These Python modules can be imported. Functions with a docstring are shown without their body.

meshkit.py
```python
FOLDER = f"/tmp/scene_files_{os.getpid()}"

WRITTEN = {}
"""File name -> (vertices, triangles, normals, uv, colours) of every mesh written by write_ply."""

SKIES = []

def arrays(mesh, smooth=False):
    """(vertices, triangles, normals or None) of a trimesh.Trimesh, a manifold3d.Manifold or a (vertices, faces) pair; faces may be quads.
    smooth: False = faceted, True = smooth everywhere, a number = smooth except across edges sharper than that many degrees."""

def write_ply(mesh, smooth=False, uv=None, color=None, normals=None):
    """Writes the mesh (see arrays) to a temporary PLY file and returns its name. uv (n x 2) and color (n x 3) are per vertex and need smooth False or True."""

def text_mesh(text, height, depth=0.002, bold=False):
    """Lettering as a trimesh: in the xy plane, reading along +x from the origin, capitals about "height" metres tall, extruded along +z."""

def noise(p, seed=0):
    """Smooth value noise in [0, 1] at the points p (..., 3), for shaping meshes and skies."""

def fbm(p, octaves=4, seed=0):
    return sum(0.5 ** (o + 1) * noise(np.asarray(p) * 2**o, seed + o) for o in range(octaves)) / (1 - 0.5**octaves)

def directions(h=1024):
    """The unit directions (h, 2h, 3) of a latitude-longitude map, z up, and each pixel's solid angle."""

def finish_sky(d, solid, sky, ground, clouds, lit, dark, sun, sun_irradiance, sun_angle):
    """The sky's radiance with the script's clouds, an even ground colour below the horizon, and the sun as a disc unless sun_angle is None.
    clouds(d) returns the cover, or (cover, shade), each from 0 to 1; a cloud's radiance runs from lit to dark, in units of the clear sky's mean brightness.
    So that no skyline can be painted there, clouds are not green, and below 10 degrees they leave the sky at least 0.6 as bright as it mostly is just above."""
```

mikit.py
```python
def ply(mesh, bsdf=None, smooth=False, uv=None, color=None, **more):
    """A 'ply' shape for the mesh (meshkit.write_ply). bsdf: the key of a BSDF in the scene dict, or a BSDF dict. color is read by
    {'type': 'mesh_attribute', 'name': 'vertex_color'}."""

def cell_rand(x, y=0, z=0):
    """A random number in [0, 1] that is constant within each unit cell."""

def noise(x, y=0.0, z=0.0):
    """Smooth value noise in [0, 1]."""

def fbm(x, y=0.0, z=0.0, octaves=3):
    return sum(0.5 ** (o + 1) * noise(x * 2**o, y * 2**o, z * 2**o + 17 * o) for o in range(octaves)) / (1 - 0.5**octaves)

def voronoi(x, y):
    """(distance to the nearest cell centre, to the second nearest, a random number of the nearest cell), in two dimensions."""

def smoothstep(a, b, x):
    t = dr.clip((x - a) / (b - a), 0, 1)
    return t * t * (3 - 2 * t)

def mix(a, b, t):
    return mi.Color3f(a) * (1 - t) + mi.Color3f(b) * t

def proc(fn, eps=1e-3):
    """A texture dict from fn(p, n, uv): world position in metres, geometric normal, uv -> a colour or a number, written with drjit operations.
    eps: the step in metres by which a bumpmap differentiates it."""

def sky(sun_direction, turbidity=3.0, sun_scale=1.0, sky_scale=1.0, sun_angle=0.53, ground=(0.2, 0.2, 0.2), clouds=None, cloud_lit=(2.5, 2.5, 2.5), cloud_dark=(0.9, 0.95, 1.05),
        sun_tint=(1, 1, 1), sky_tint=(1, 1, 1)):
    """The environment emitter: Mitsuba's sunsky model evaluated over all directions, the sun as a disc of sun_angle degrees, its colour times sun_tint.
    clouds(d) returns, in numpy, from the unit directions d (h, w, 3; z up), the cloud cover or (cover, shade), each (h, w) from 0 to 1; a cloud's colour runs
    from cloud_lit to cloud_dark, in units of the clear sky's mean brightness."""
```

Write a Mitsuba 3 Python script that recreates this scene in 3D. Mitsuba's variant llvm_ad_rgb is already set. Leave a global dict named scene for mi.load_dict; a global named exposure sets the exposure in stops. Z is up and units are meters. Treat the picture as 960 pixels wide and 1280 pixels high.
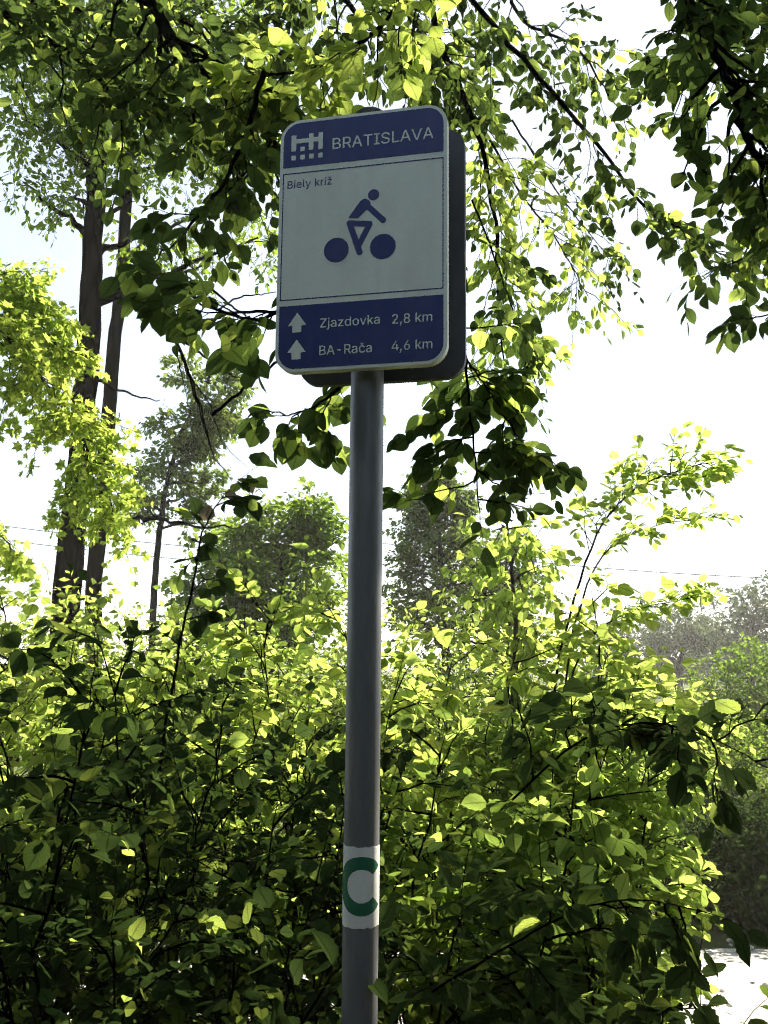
import math
import numpy as np, trimesh, mitsuba as mi, drjit as dr, mikit, meshkit
from mikit import noise, fbm, smoothstep, mix, voronoi, cell_rand
from shapely.geometry import Polygon, Point, LineString, box as sbox
from shapely.ops import unary_union
T = mi.ScalarTransform4f

# ------------------------------------------------------------------ camera, sky, exposure
F_PX, PITCH, ROLL, EYE = 1245.0, math.radians(8.691), math.radians(-0.555), 1.6
CP, SP = math.cos(PITCH), math.sin(PITCH)
RIGHT0, UP0, FWD = np.array([1.0, 0, 0]), np.array([0, -SP, CP]), np.array([0, CP, SP])
CR, SR = math.cos(ROLL), math.sin(ROLL)
UPV = RIGHT0 * SR + UP0 * CR
RGT = RIGHT0 * CR - UP0 * SR
scene = {'type': 'scene'}
labels = {}
scene['camera'] = {'type': 'perspective', 'fov': math.degrees(2 * math.atan(480 / F_PX)), 'fov_axis': 'x', 'near_clip': 0.05, 'far_clip': 3000.0,
                   'to_world': T().look_at(origin=[0, 0, EYE], target=[0, CP, EYE + SP], up=UPV.tolist())}
SUN_AZ, SUN_EL = math.radians(48), math.radians(47)
SUN = [math.sin(SUN_AZ) * math.cos(SUN_EL), math.cos(SUN_AZ) * math.cos(SUN_EL), math.sin(SUN_EL)]


def thin_cloud(d):
    s = np.clip(d @ np.array(SUN), 0, 1)
    return np.clip(0.05 + 0.28 * meshkit.fbm(d * [3, 3, 7] + 5, 4) + 0.45 * s ** 2, 0, 0.95)


scene['sky_light'] = mikit.sky(SUN, turbidity=3, sun_scale=1.0, sun_tint=(.95, 1, 1.06), sky_scale=0.5, clouds=thin_cloud, cloud_lit=(2.3, 2.35, 2.4))
exposure = 3.87


def at(px, py, y):
    """The point at depth y (metres along +y) that the photograph shows at pixel (px, py)."""
    d = FWD + RGT * ((px - 480) / F_PX) + UPV * ((640 - py) / F_PX)
    return np.array([0, 0, EYE]) + d * (y / d[1])


def project(p):
    q = np.asarray(p) - [0, 0, EYE]
    z = q @ FWD
    return 480 + F_PX * (q @ RGT) / z, 640 - F_PX * (q @ UPV) / z, z


# ------------------------------------------------------------------ helpers
used = {}


def numbered(name):
    n = used.get(name, -1) + 1
    used[name] = n
    return name if n == 0 else f'{name}_{n:03d}'


def tag(key, label=None, cat=None, group=None, kind=None):
    d = labels.setdefault(key, {})
    for k, v in (('label', label), ('category', cat), ('group', group), ('kind', kind)):
        if v:
            d[k] = v
    return key


def thing(name, label, cat, group=None):
    return tag(numbered(name), label, cat, group)


def part(parent, name, shape):
    key = numbered(parent + '__' + name)
    scene[key] = shape
    return key


def norm(a):
    return a / np.maximum(np.linalg.norm(a, axis=-1, keepdims=True), 1e-9)


def catmull(pts, n):
    p = np.asarray(pts, float)
    p = np.vstack([2 * p[0] - p[1], p, 2 * p[-1] - p[-2]])
    out = []
    for s in np.linspace(0, len(p) - 3 - 1e-6, n):
        i, t = int(s), s - int(s)
        a, b, c, d = p[i:i + 4]
        out.append(.5 * (2 * b + (c - a) * t + (2 * a - 5 * b + 4 * c - d) * t * t + (3 * b - a - 3 * c + d) * t ** 3))
    return np.array(out)


def tubes(pts, radii, sides=5, cap=True):
    """pts (T, M, 3), radii (T, M): tapered tubes as one mesh."""
    pts = np.asarray(pts, float)
    if pts.ndim == 2:
        pts, radii = pts[None], np.asarray(radii)[None]
    tn, m = pts.shape[:2]
    tan = norm(np.gradient(pts, axis=1))
    ref = np.where(np.abs(norm(pts[:, -1] - pts[:, 0])[:, None, 2:3]) > .8, [1.0, .13, 0], [.1, .05, 1.0])
    a = norm(np.cross(tan, ref))
    b = np.cross(tan, a)
    ang = np.arange(sides) * 2 * np.pi / sides
    v = pts[:, :, None] + radii[:, :, None, None] * (a[:, :, None] * np.cos(ang)[:, None] + b[:, :, None] * np.sin(ang)[:, None])
    i = np.arange(tn)[:, None, None] * m * sides + np.arange(m - 1)[None, :, None] * sides
    j, k = np.arange(sides), (np.arange(sides) + 1) % sides
    q = np.stack([i + j, i + k, i + sides + k, i + sides + j], -1).reshape(-1, 4)
    return trimesh.Trimesh(v.reshape(-1, 3), np.vstack([q[:, [0, 2, 1]], q[:, [0, 3, 2]]]), process=False)


def join(meshes):
    return trimesh.util.concatenate([m for m in meshes if m is not None and len(m.faces)])


# ---- leaves
def leaf_template(kind, n, fold, curl, wave, serr=0.0, seed=0):
    rng = np.random.default_rng(seed)
    if kind == 'maple':
        ang = np.radians([0, 18, 34, 52, 68, 84, 104, 124, 150])
        rad = np.array([1.0, .62, .55, .92, .52, .5, .7, .42, .34])
        o = np.stack([.36 + .64 * rad * np.cos(ang) * .92, .78 * rad * np.sin(ang)], 1)
        left, right = o, o[1:][::-1] * [1, -1]
        rim = np.vstack([left, [[.12, 0]], right])
        v2 = np.vstack([[[.36, 0]], rim])
        f = np.array([[0, 1 + i, 1 + (i + 1) % len(rim)] for i in range(len(rim))])
        z = fold * np.abs(v2[:, 1]) - curl * v2[:, 0] ** 2 + wave * rng.normal(size=len(v2)) * .5
        v = np.column_stack([v2, z])
        uv = np.column_stack([v2[:, 0], .5 + v2[:, 1] * .6])
        return v, f, uv
    t = np.linspace(0, 1, n + 1)
    width = {'beech': .33, 'hazel': .42, 'elm': .29, 'far': .34, 'alder': .40}[kind]
    w = width * np.maximum(np.sin(np.pi * np.clip(t, 0, 1) ** .85), 0) ** .72
    w *= np.where(t > .75, 1 - .45 * ((t - .75) / .25) ** 1.2, 1)
    v, uv = [[0, 0, 0]], [[0, .5]]
    for i in range(1, n):
        ww = w[i] * (1 + serr * (1 if i % 2 else -1))
        tt = t[i] - (serr * .12 if i % 2 else 0)
        for s in (1, -1):
            v.append([tt, s * ww, fold * ww - curl * tt * tt + wave * math.sin(5 * tt + s * 1.3 + seed)])
            uv.append([t[i], .5 + .5 * s])
        v.append([t[i], 0, -curl * t[i] ** 2])
        uv.append([t[i], .5])
    v.append([1, 0, -curl * 1.08]); uv.append([1, .5])
    last = len(v) - 1
    f = [[0, 3, 1], [0, 2, 3]]
    for i in range(1, n - 1):
        l, r, m = 1 + 3 * (i - 1), 2 + 3 * (i - 1), 3 + 3 * (i - 1)
        f += [[m, m + 3, l + 3], [m, l + 3, l], [r, r + 3, m + 3], [r, m + 3, m]]
    l, r, m = last - 3, last - 2, last - 1
    f += [[m, last, l], [r, last, m]]
    return np.array(v, float), np.array(f), np.array(uv, float)


def templates(kind, n, serr=0.0, k=6):
    return [leaf_template(kind, n, [.12, .3, .05, -.12, .2, .4][i % 6], [.10, .22, .03, .16, -.08, .3][i % 6], [.015, .03, .02][i % 3] * (0 if n < 4 else 1), serr, i) for i in range(k)]


TPL = {('beech', 'near'): templates('beech', 7), ('beech', 'mid'): templates('beech', 3), ('hazel', 'near'): templates('hazel', 9, .05), ('hazel', 'mid'): templates('hazel', 3),
       ('alder', 'near'): templates('alder', 7, .0), ('alder', 'mid'): templates('alder', 3), ('elm', 'near'): templates('elm', 13, .08), ('elm', 'mid'): templates('elm', 4),
       ('maple', 'near'): templates('maple', 0), ('maple', 'mid'): templates('maple', 0), ('far', 'mid'): templates('far', 2, k=4), ('far', 'near'): templates('far', 3, k=4)}
for kk in list(TPL):
    if kk[1] == 'near':
        TPL[kk[0], 'plies'] = None


class Leaves:
    def __init__(s, pos, axis, nrm, size):
        s.pos, s.size = np.asarray(pos, float), np.asarray(size, float)
        s.x = norm(axis)
        s.y = norm(np.cross(nrm, s.x))
        s.z = np.cross(s.x, s.y)

    def pick(s, m):
        o = object.__new__(Leaves)
        o.pos, o.size, o.x, o.y, o.z = s.pos[m], s.size[m], s.x[m], s.y[m], s.z[m]
        return o

    @staticmethod
    def cat(ls):
        o = object.__new__(Leaves)
        for k in ('pos', 'size', 'x', 'y', 'z'):
            setattr(o, k, np.concatenate([getattr(l, k) for l in ls]))
        return o

    def __len__(s):
        return len(s.pos)


def leaf_mesh(lv, tpls, rng):
    which = rng.integers(len(tpls), size=len(lv))
    V, Fc, U, base = [], [], [], 0
    for i, (v, f, uv) in enumerate(tpls):
        m = np.nonzero(which == i)[0]
        if not len(m):
            continue
        s = lv.size[m][:, None, None]
        p = lv.pos[m][:, None] + s * (v[None, :, 0:1] * lv.x[m][:, None] + v[None, :, 1:2] * lv.y[m][:, None] + v[None, :, 2:3] * lv.z[m][:, None])
        V.append(p.reshape(-1, 3))
        Fc.append((f[None] + base + (np.arange(len(m)) * len(v))[:, None, None]).reshape(-1, 3))
        U.append(np.tile(uv, (len(m), 1)))
        base += len(m) * len(v)
    return trimesh.Trimesh(np.vstack(V), np.vstack(Fc), process=False), np.vstack(U)


TRI = [0]


def add_leaves(key, lv, kind, mat, rng, near=0, far=False):
    """Up to `near` leaves that show largest become parts of their own; the rest are one part."""
    keep = np.zeros(len(lv), bool)
    pale, share = YOUNG.get(mat, (mat, 0))
    young = rng.random(len(lv)) < share
    if near:
        mid = lv.pos + lv.x * lv.size[:, None] * .5
        px, py, z = project(mid)
        score = np.where((z > .2) & (px > -10) & (px < 970) & (py > -10) & (py < 1290), lv.size / np.maximum(z, .1), 0)
        order = np.argsort(-score)[:min(near, 300)]
        order = order[score[order] * F_PX > 10]
        keep[order] = True
        for i in order:
            v, f, uv = TPL[kind, 'near'][rng.integers(len(TPL[kind, 'near']))]
            mm = pale if young[i] else mat
            ident = (kind, id(v), mm)
            if ident not in PLY:
                PLY[ident] = mikit.ply(trimesh.Trimesh(v, f, process=False), mm, smooth=True, uv=uv)
            m = np.eye(4)
            m[:3, 0], m[:3, 1], m[:3, 2], m[:3, 3] = lv.x[i] * lv.size[i], lv.y[i] * lv.size[i], lv.z[i] * lv.size[i], lv.pos[i]
            part(key, 'leaf', {**PLY[ident], 'to_world': T(m.tolist())})
            TRI[0] += len(f)
    for mm, sel in ((mat, ~keep & ~young), (pale, ~keep & young)):
        if sel.any():
            mesh, uv = leaf_mesh(lv.pick(sel), TPL['far' if far else kind, 'mid'], rng)
            TRI[0] += len(mesh.faces)
            tag(part(key, 'foliage', mikit.ply(mesh, mm, uv=uv)), kind='stuff')


PLY = {}
YOUNG = {'hornbeam_leaf': ('beech_leaf_pale', .3), 'hazel_leaf': ('beech_leaf_pale', .2), 'beech_leaf': ('beech_leaf_pale', .24), 'elm_leaf': ('beech_leaf_pale', .1)}   # young thin leaves among the older ones


# ---- growth
def shoots(p0, d, length, droop=.2, wig=.06, m=6, rng=None):
    """T curves of m points from p0 along d, bent down by droop."""
    s = np.linspace(0, 1, m)[None, :, None]
    L = np.asarray(length)[:, None, None]
    p = p0[:, None] + norm(d)[:, None] * s * L
    p[:, :, 2] -= (np.asarray(droop) * L[:, :, 0] * s[:, :, 0] ** 2)
    w = np.cumsum(rng.normal(size=(len(p0), m, 3)), 1)
    w -= w[:, :1]
    return p + w * wig * L / m


def along(pts, s):
    """Point and tangent of curve t at parameter s[t, k]."""
    tn, m = pts.shape[:2]
    x = np.clip(s, 0, .9999) * (m - 1)
    i = x.astype(int)
    f = (x - i)[..., None]
    r = np.arange(tn)[:, None]
    return pts[r, i] * (1 - f) + pts[r, i + 1] * f, norm(pts[r, i + 1] - pts[r, i])


def children(pts, k, lo, hi, angle, length, taper=.5, up=0.0, jit=.35, flat=True, rng=None, droop=.2, wig=.08, m=5):
    tn = len(pts)
    s = lo + (hi - lo) * (np.arange(k)[None] + rng.uniform(.1, .9, (tn, k))) / k
    p, t = along(pts, s)
    n = np.array([0, 0, 1.0]) + rng.normal(size=p.shape) * (jit if flat else 1.5)
    side = norm(np.cross(t, n)) * np.where(np.arange(k) % 2, 1, -1)[None, :, None] * np.where(rng.random((tn, 1, 1)) < .5, 1, -1)
    a = np.radians(angle + rng.normal(size=(tn, k)) * 10)[..., None]
    d = t * np.cos(a) + side * np.sin(a) + np.array([0, 0, up])
    L = length * (1 - taper * s) * rng.uniform(.65, 1.2, s.shape)
    return shoots(p.reshape(-1, 3), d.reshape(-1, 3), L.ravel(), droop, wig, m, rng)


def leaves_on(pts, k, size, rng, lo=.12, spread=52, hang=.25, face=.45, tip=True):
    tn = len(pts)
    s = lo + (1 - lo) * (np.arange(k)[None] + .5 + rng.uniform(-.25, .25, (tn, k))) / k
    p, t = along(pts, s)
    n = np.array([0, 0, 1.0]) + rng.normal(size=p.shape) * face
    side = norm(np.cross(t, n)) * np.where(np.arange(k) % 2, 1, -1)[None, :, None]
    a = np.radians(spread + rng.normal(size=(tn, k)) * 15)
    if tip:
        a[:, -1] *= .2
    d = norm(t * np.cos(a)[..., None] + side * np.sin(a)[..., None] + [0, 0, -hang])
    sz = size * rng.uniform(.42, 1.24, s.shape) * (1 - .25 * (s > .85))
    return Leaves((p + d * sz[..., None] * .12).reshape(-1, 3), d.reshape(-1, 3), n.reshape(-1, 3), sz.ravel())


def taper(n, m, r0, r1):
    return np.tile(np.linspace(r0, r1, m), (n, 1))


# ------------------------------------------------------------------ materials
def leaf_mat(name, base, var=.35, yellow=.25, rough=.42, trans=1.3, veins=True, eta=1.42):
    b = np.array(base)

    def fn(p, n, uv):
        k = noise(p.x * 13, p.y * 13, p.z * 13)
        w = noise(p.x * 1.7 + 9, p.y * 1.7, p.z * 1.7)
        c = mi.Color3f(*[float(x) for x in b]) * (1 - var + 2 * var * k)
        c = c * mi.Color3f(1 + yellow * (w - .35), 1 + yellow * .3 * (w - .4), 1 - yellow * .4 * w)
        if veins:
            e = dr.abs(uv.y - .5)
            mid = smoothstep(.07, .02, e)
            sv = dr.abs(dr.abs(uv.x * 8 - e * 5 - dr.floor(uv.x * 8 - e * 5) - .5) - .5)
            vv = dr.maximum(mid * .9, smoothstep(.16, .03, sv) * .45)
            c = c * (1 - .5 * vv)
            spot = smoothstep(.74, .8, noise(p.x * 210, p.y * 210, p.z * 210)) * smoothstep(.5, .7, k)
            c = mix(c, mi.Color3f(.16, .12, .05), spot * .5)
        return c

    scene[name] = {'type': 'principledthin', 'base_color': mikit.proc(fn), 'roughness': rough, 'diff_trans': trans, 'eta': eta, 'spec_trans': 0.0}
    return name


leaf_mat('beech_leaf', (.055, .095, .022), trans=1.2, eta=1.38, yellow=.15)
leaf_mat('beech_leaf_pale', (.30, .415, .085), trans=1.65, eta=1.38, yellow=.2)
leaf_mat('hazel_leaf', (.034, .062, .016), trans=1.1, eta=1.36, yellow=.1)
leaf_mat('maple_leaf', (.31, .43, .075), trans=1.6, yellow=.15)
leaf_mat('hornbeam_leaf', (.13, .20, .035), trans=1.5, eta=1.36, yellow=.15)
leaf_mat('elm_leaf', (.036, .064, .017), trans=1.1, rough=.36, yellow=.1)
leaf_mat('tree_leaf', (.15, .24, .03), trans=1.5, veins=False)
leaf_mat('far_leaf', (.12, .18, .04), trans=1.3, veins=False)
leaf_mat('distant_leaf', (.075, .105, .05), trans=1.1, veins=False)
leaf_mat('needle', (.06, .10, .035), trans=.8, veins=False, yellow=.1)
leaf_mat('dead_leaf', (.26, .22, .16), trans=.8, yellow=.1)


def bark(name, c0, c1, freq=22, depth=.012, rough=.85):
    def col(p, n, uv):
        a = fbm(p.x * freq, p.y * freq, p.z * freq * .16, 4)
        b = fbm(p.x * 5 + 3, p.y * 5, p.z * 3, 3)
        return mix(c0, c1, smoothstep(.28, .72, a * .65 + b * .35))

    def bump(p, n, uv):
        return fbm(p.x * freq * 1.6, p.y * freq * 1.6, p.z * freq * .2, 3)
    scene[name] = {'type': 'bumpmap', 'arbitrary': mikit.proc(bump, .002), 'scale': depth, 'bsdf': {'type': 'principled', 'base_color': mikit.proc(col), 'roughness': rough, 'specular': .25}}


bark('dark_bark', (.042, .041, .040), (.135, .13, .125))
bark('grey_bark', (.36, .36, .355), (.60, .60, .585), 14, .004)
bark('dead_bark', (.22, .20, .18), (.42, .39, .36), 40, .001)
scene['twig_bark'] = {'type': 'principled', 'base_color': {'type': 'rgb', 'value': (.06, .048, .032)}, 'roughness': .7, 'specular': .3}
scene['green_twig'] = {'type': 'principled', 'base_color': {'type': 'rgb', 'value': (.09, .09, .04)}, 'roughness': .6, 'specular': .3}


def steel_col(p, n, uv):
    a = fbm(p.x * 40, p.y * 40, p.z * 9, 4)
    b = noise(p.x * 420, p.y * 420, p.z * 26) * .6 + .4 * voronoi(dr.atan2(p.y - 1.66, p.x + .04) * 6, p.z * 120)[2]
    d = smoothstep(.62, .8, fbm(p.x * 22 + 4, p.y * 22, p.z * 5, 3))
    return mix(mix((.12, .13, .15), (.24, .255, .285), a * .8 + b * .2), (.06, .06, .063), d * .6)


scene['galvanised'] = {'type': 'principled', 'base_color': mikit.proc(steel_col), 'metallic': .45, 'roughness': mikit.proc(lambda p, n, uv: .40 + .2 * fbm(p.x * 60, p.y * 60, p.z * 12, 3)), 'specular': .5}
scene['back_metal'] = {'type': 'principled', 'base_color': mikit.proc(lambda p, n, uv: mix((.045, .05, .062), (.075, .08, .095), fbm(p.x * 30, p.y * 30, p.z * 18, 4))), 'metallic': .3, 'roughness': .55}
scene['cap_plastic'] = {'type': 'principled', 'base_color': {'type': 'rgb', 'value': (.015, .015, .016)}, 'roughness': .5}


def dusty(c, amount=.14):
    def fn(p, n, uv):
        a = fbm(p.x * 16, p.y * 16, p.z * 10, 4)
        s = noise(p.x * 420, p.y * 420, p.z * 420)
        streak = fbm(p.x * 70, p.y * 70, p.z * 4, 3)
        return mix(c, (.36, .35, .30), amount * smoothstep(.35, .8, a * .6 + streak * .4)) * (.94 + .1 * s)
    return mikit.proc(fn)


def sheet(name, c, rough=.38, amount=.14):
    scene[name] = {'type': 'principled', 'base_color': dusty(c, amount), 'roughness': rough, 'specular': .45}


sheet('white_film', (.80, .86, .81), amount=.2)
sheet('blue_film', (.007, .024, .175), amount=.07)
sheet('green_paint', (.012, .13, .075), .5, .05)
sheet('white_paint', (.76, .78, .78), .5, .2)


# ------------------------------------------------------------------ ground, road, hills
def soil_col(p, n, uv):
    a = fbm(p.x * 2.5, p.y * 2.5, 0, 4)
    v, v2, r = voronoi(p.x * 26, p.y * 26)
    litter = mix((.03, .022, .014), (.085, .06, .035), r)
    c = mix(mix((.02, .017, .012), (.04, .034, .022), a), litter, smoothstep(.35, .65, fbm(p.x * 6, p.y * 6, 3, 3)))
    g = mix((.035, .055, .015), (.09, .11, .035), fbm(p.x * 9, p.y * 9, 0, 4))
    return mix(c, g, smoothstep(6.0, 7.0, p.y + a) * .9)


scene['soil'] = {'type': 'bumpmap', 'arbitrary': mikit.proc(lambda p, n, uv: fbm(p.x * 18, p.y * 18, 0, 3), .004), 'scale': .02,
                 'bsdf': {'type': 'principled', 'base_color': mikit.proc(soil_col), 'roughness': .95, 'specular': .1}}


def gravel_col(p, n, uv):
    v, v2, r = voronoi(p.x * 55, p.y * 55)
    big = fbm(p.x * 1.3, p.y * 1.3, 0, 3)
    c = mix((.30, .295, .28), (.55, .545, .53), r * .6 + .4 * noise(p.x * 200, p.y * 200))
    return c * (.8 + .35 * big) * (.7 + .3 * smoothstep(.0, .14, v2 - v))


scene['gravel'] = {'type': 'bumpmap', 'arbitrary': mikit.proc(lambda p, n, uv: 1 - voronoi(p.x * 55, p.y * 55)[0], .003), 'scale': .006,
                   'bsdf': {'type': 'principled', 'base_color': mikit.proc(gravel_col), 'roughness': .9, 'specular': .15}}

rg = np.random.default_rng(11)


def grid(x0, x1, y0, y1, nx, ny, hfn):
    xs, ys = np.meshgrid(np.linspace(x0, x1, nx), np.linspace(y0, y1, ny), indexing='ij')
    z = hfn(xs, ys)
    i = np.arange(nx - 1)[:, None] * ny + np.arange(ny - 1)
    q = np.stack([i, i + ny, i + ny + 1, i + 1], -1).reshape(-1, 4)
    return np.column_stack([xs.ravel(), ys.ravel(), z.ravel()]), q


def path_mid(x):
    return 5.12 + .012 * (x - 2) ** 2 * .5


def ground_h(x, y):
    p = np.stack([x, y, 0 * x], -1)
    h = .10 * (meshkit.fbm(p * .7, 3) - .5) + .05 * (meshkit.fbm(p * 3, 3) - .5)
    off = np.abs(y - path_mid(x))
    k = np.clip((off - .95) / .5, 0, 1)
    far = np.clip((np.hypot(x, y) - 25) / 60, 0, 1)
    return h * k * (1 - far) - .03 * (1 - k) + .02 * k * (1 - far)


gm = [grid(-14, 14, -5, 23, 180, 180, ground_h)]
scene['ground'] = mikit.ply(gm[0], 'soil', smooth=True); tag('ground', 'dark forest floor with leaf litter under the bushes', kind='structure')
ring = trimesh.creation.annulus(r_min=11, r_max=1500, height=.01)
ring.apply_translation([0, 9, -.16])
scene['far_ground'] = mikit.ply(ring, 'soil'); tag('far_ground', 'open ground reaching to the horizon beyond the bushes', kind='structure')
xs = np.linspace(-14, 14, 120)
wob = lambda x, s: .07 * np.sin(x * 2.3 + s) + .04 * np.sin(x * 6.1 + 2 * s)
pv = np.vstack([np.column_stack([xs, path_mid(xs) + k * .98 + (wob(xs, k) if abs(k) == 1 else 0), -.012 + .014 * (1 - k * k) + 0 * xs]) for k in (-1, -.5, 0, .5, 1)])
pi_ = (np.arange(4)[:, None] * 120 + np.arange(119)).ravel()
scene['path'] = mikit.ply((pv, np.stack([pi_, pi_ + 1, pi_ + 121, pi_ + 120], 1)), 'gravel', smooth=True)
tag('path', 'pale sunlit gravel path at the lower right behind the bushes', kind='structure')

# loose stones along the path
stone = trimesh.creation.icosphere(1)
V, Fc = [], []
for i in range(1400):
    x = rg.uniform(-5, 8)
    y = path_mid(x) + rg.choice([rg.uniform(-1, 1), rg.normal() * .08 + rg.choice([-.95, .95])])
    s = rg.uniform(.006, .018) * rg.uniform(.7, 1.3, 3) * [1, 1, .6]
    V.append(stone.vertices * s * (1 + .15 * rg.normal(size=(len(stone.vertices), 1))) + [x, y, .004]); Fc.append(stone.faces + i * len(stone.vertices))
scene['pebbles'] = mikit.ply((np.vstack(V), np.vstack(Fc)), 'gravel'); tag('pebbles', 'loose pebbles scattered over the pale gravel path', 'pebbles', kind='stuff')

# ------------------------------------------------------------------ the sign
YAW = math.radians(-13.32)
PW, PH = .300, .4635
pc = np.array([-.0443, 1.6183, .7227 + EYE])
AX, AN = np.array([math.cos(YAW), math.sin(YAW), 0]), np.array([math.sin(YAW), -math.cos(YAW), 0])   # right, towards the reader
M = np.eye(4)
M[:3, 0], M[:3, 1], M[:3, 2] = AX, [0, 0, 1], AN
M[:3, 3] = pc - AX * PW / 2 - np.array([0, 0, PH / 2])
sign = thing('direction_sign', 'blue and white cycle route sign on a grey steel post before the bushes', 'sign')


def rrect(x0, y0, x1, y1, r, tl=None):
    return sbox(x0 + r, y0 + r, x1 - r, y1 - r).buffer(r, quad_segs=12)


def plate(shape, z0, z1, chamfer=0.0):
    gs = getattr(shape, 'geoms', [shape])
    out = []
    for g in gs:
        m = trimesh.creation.extrude_polygon(g, z1 - z0 - chamfer, engine='earcut')
        m.apply_translation([0, 0, z0])
        out.append(m)
        if chamfer:
            m = trimesh.creation.extrude_polygon(g.buffer(-chamfer), chamfer, engine='earcut')
            m.apply_translation([0, 0, z1 - chamfer])
            out.append(m)
    m = join(out)
    m.apply_transform(M)
    return m


panel = part(sign, 'front_panel', mikit.ply(plate(rrect(0, 0, PW, PH, .036), -.016, 0, .0008), 'white_film', smooth=25))
labels[panel] = {'label': 'white front plate with blue header and footer'}
E0, E1 = .0002, .0008
inner = rrect(.0062, .0062, PW - .0062, PH - .0062, .030)
part(panel, 'header_band', mikit.ply(plate(inner.intersection(sbox(0, .3745, 1, 1)), E0, E1), 'blue_film'))
part(panel, 'footer_band', mikit.ply(plate(inner.intersection(sbox(0, 0, 1, .1188)), E0, E1), 'blue_film'))
fr = sbox(.0065, .1292, .2938, .3638)
part(panel, 'frame_line', mikit.ply(plate(fr.difference(fr.buffer(-.0017)), E0, E1), 'blue_film'))


def text(words, x, y, cap, width, z0, mat, name='lettering'):
    m = meshkit.text_mesh(words, cap, .0005)
    b = m.bounds
    m.apply_transform(np.diag([width / (b[1, 0] - b[0, 0]), 1, 1, 1]))
    m.apply_translation([x - m.bounds[0, 0], y, z0])
    m.apply_transform(M)
    part(panel, name, mikit.ply(m, mat))


text('BRATISLAVA', .0968, .4002, .0205, .1793, E1 + .0001, 'white_film')
text('Biely kríž', .0150, .3352, .0142, .0815, E0, 'blue_film')
text('Zjazdovka', .0803, .0760, .0160, .1050, E1 + .0001, 'white_film')
text('2,8 km', .2064, .0738, .0165, .0686, E1 + .0001, 'white_film')
text('BA-Rača', .0800, .0272, .0165, .0920, E1 + .0001, 'white_film')
text('4,6 km', .2062, .0270, .0165, .0690, E1 + .0001, 'white_film')
em = [sbox(.0208, .4045, .0296, .4345), sbox(.0531, .4042, .0615, .435), sbox(.0707, .4035, .0786, .435), sbox(.0208, .4188, .0786, .4268), sbox(.0376, .4033, .0456, .4113)]
em += [sbox(a, .3875, a + .0083, .3962) for a in (.0211, .0376, .0541, .0706)]
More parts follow.
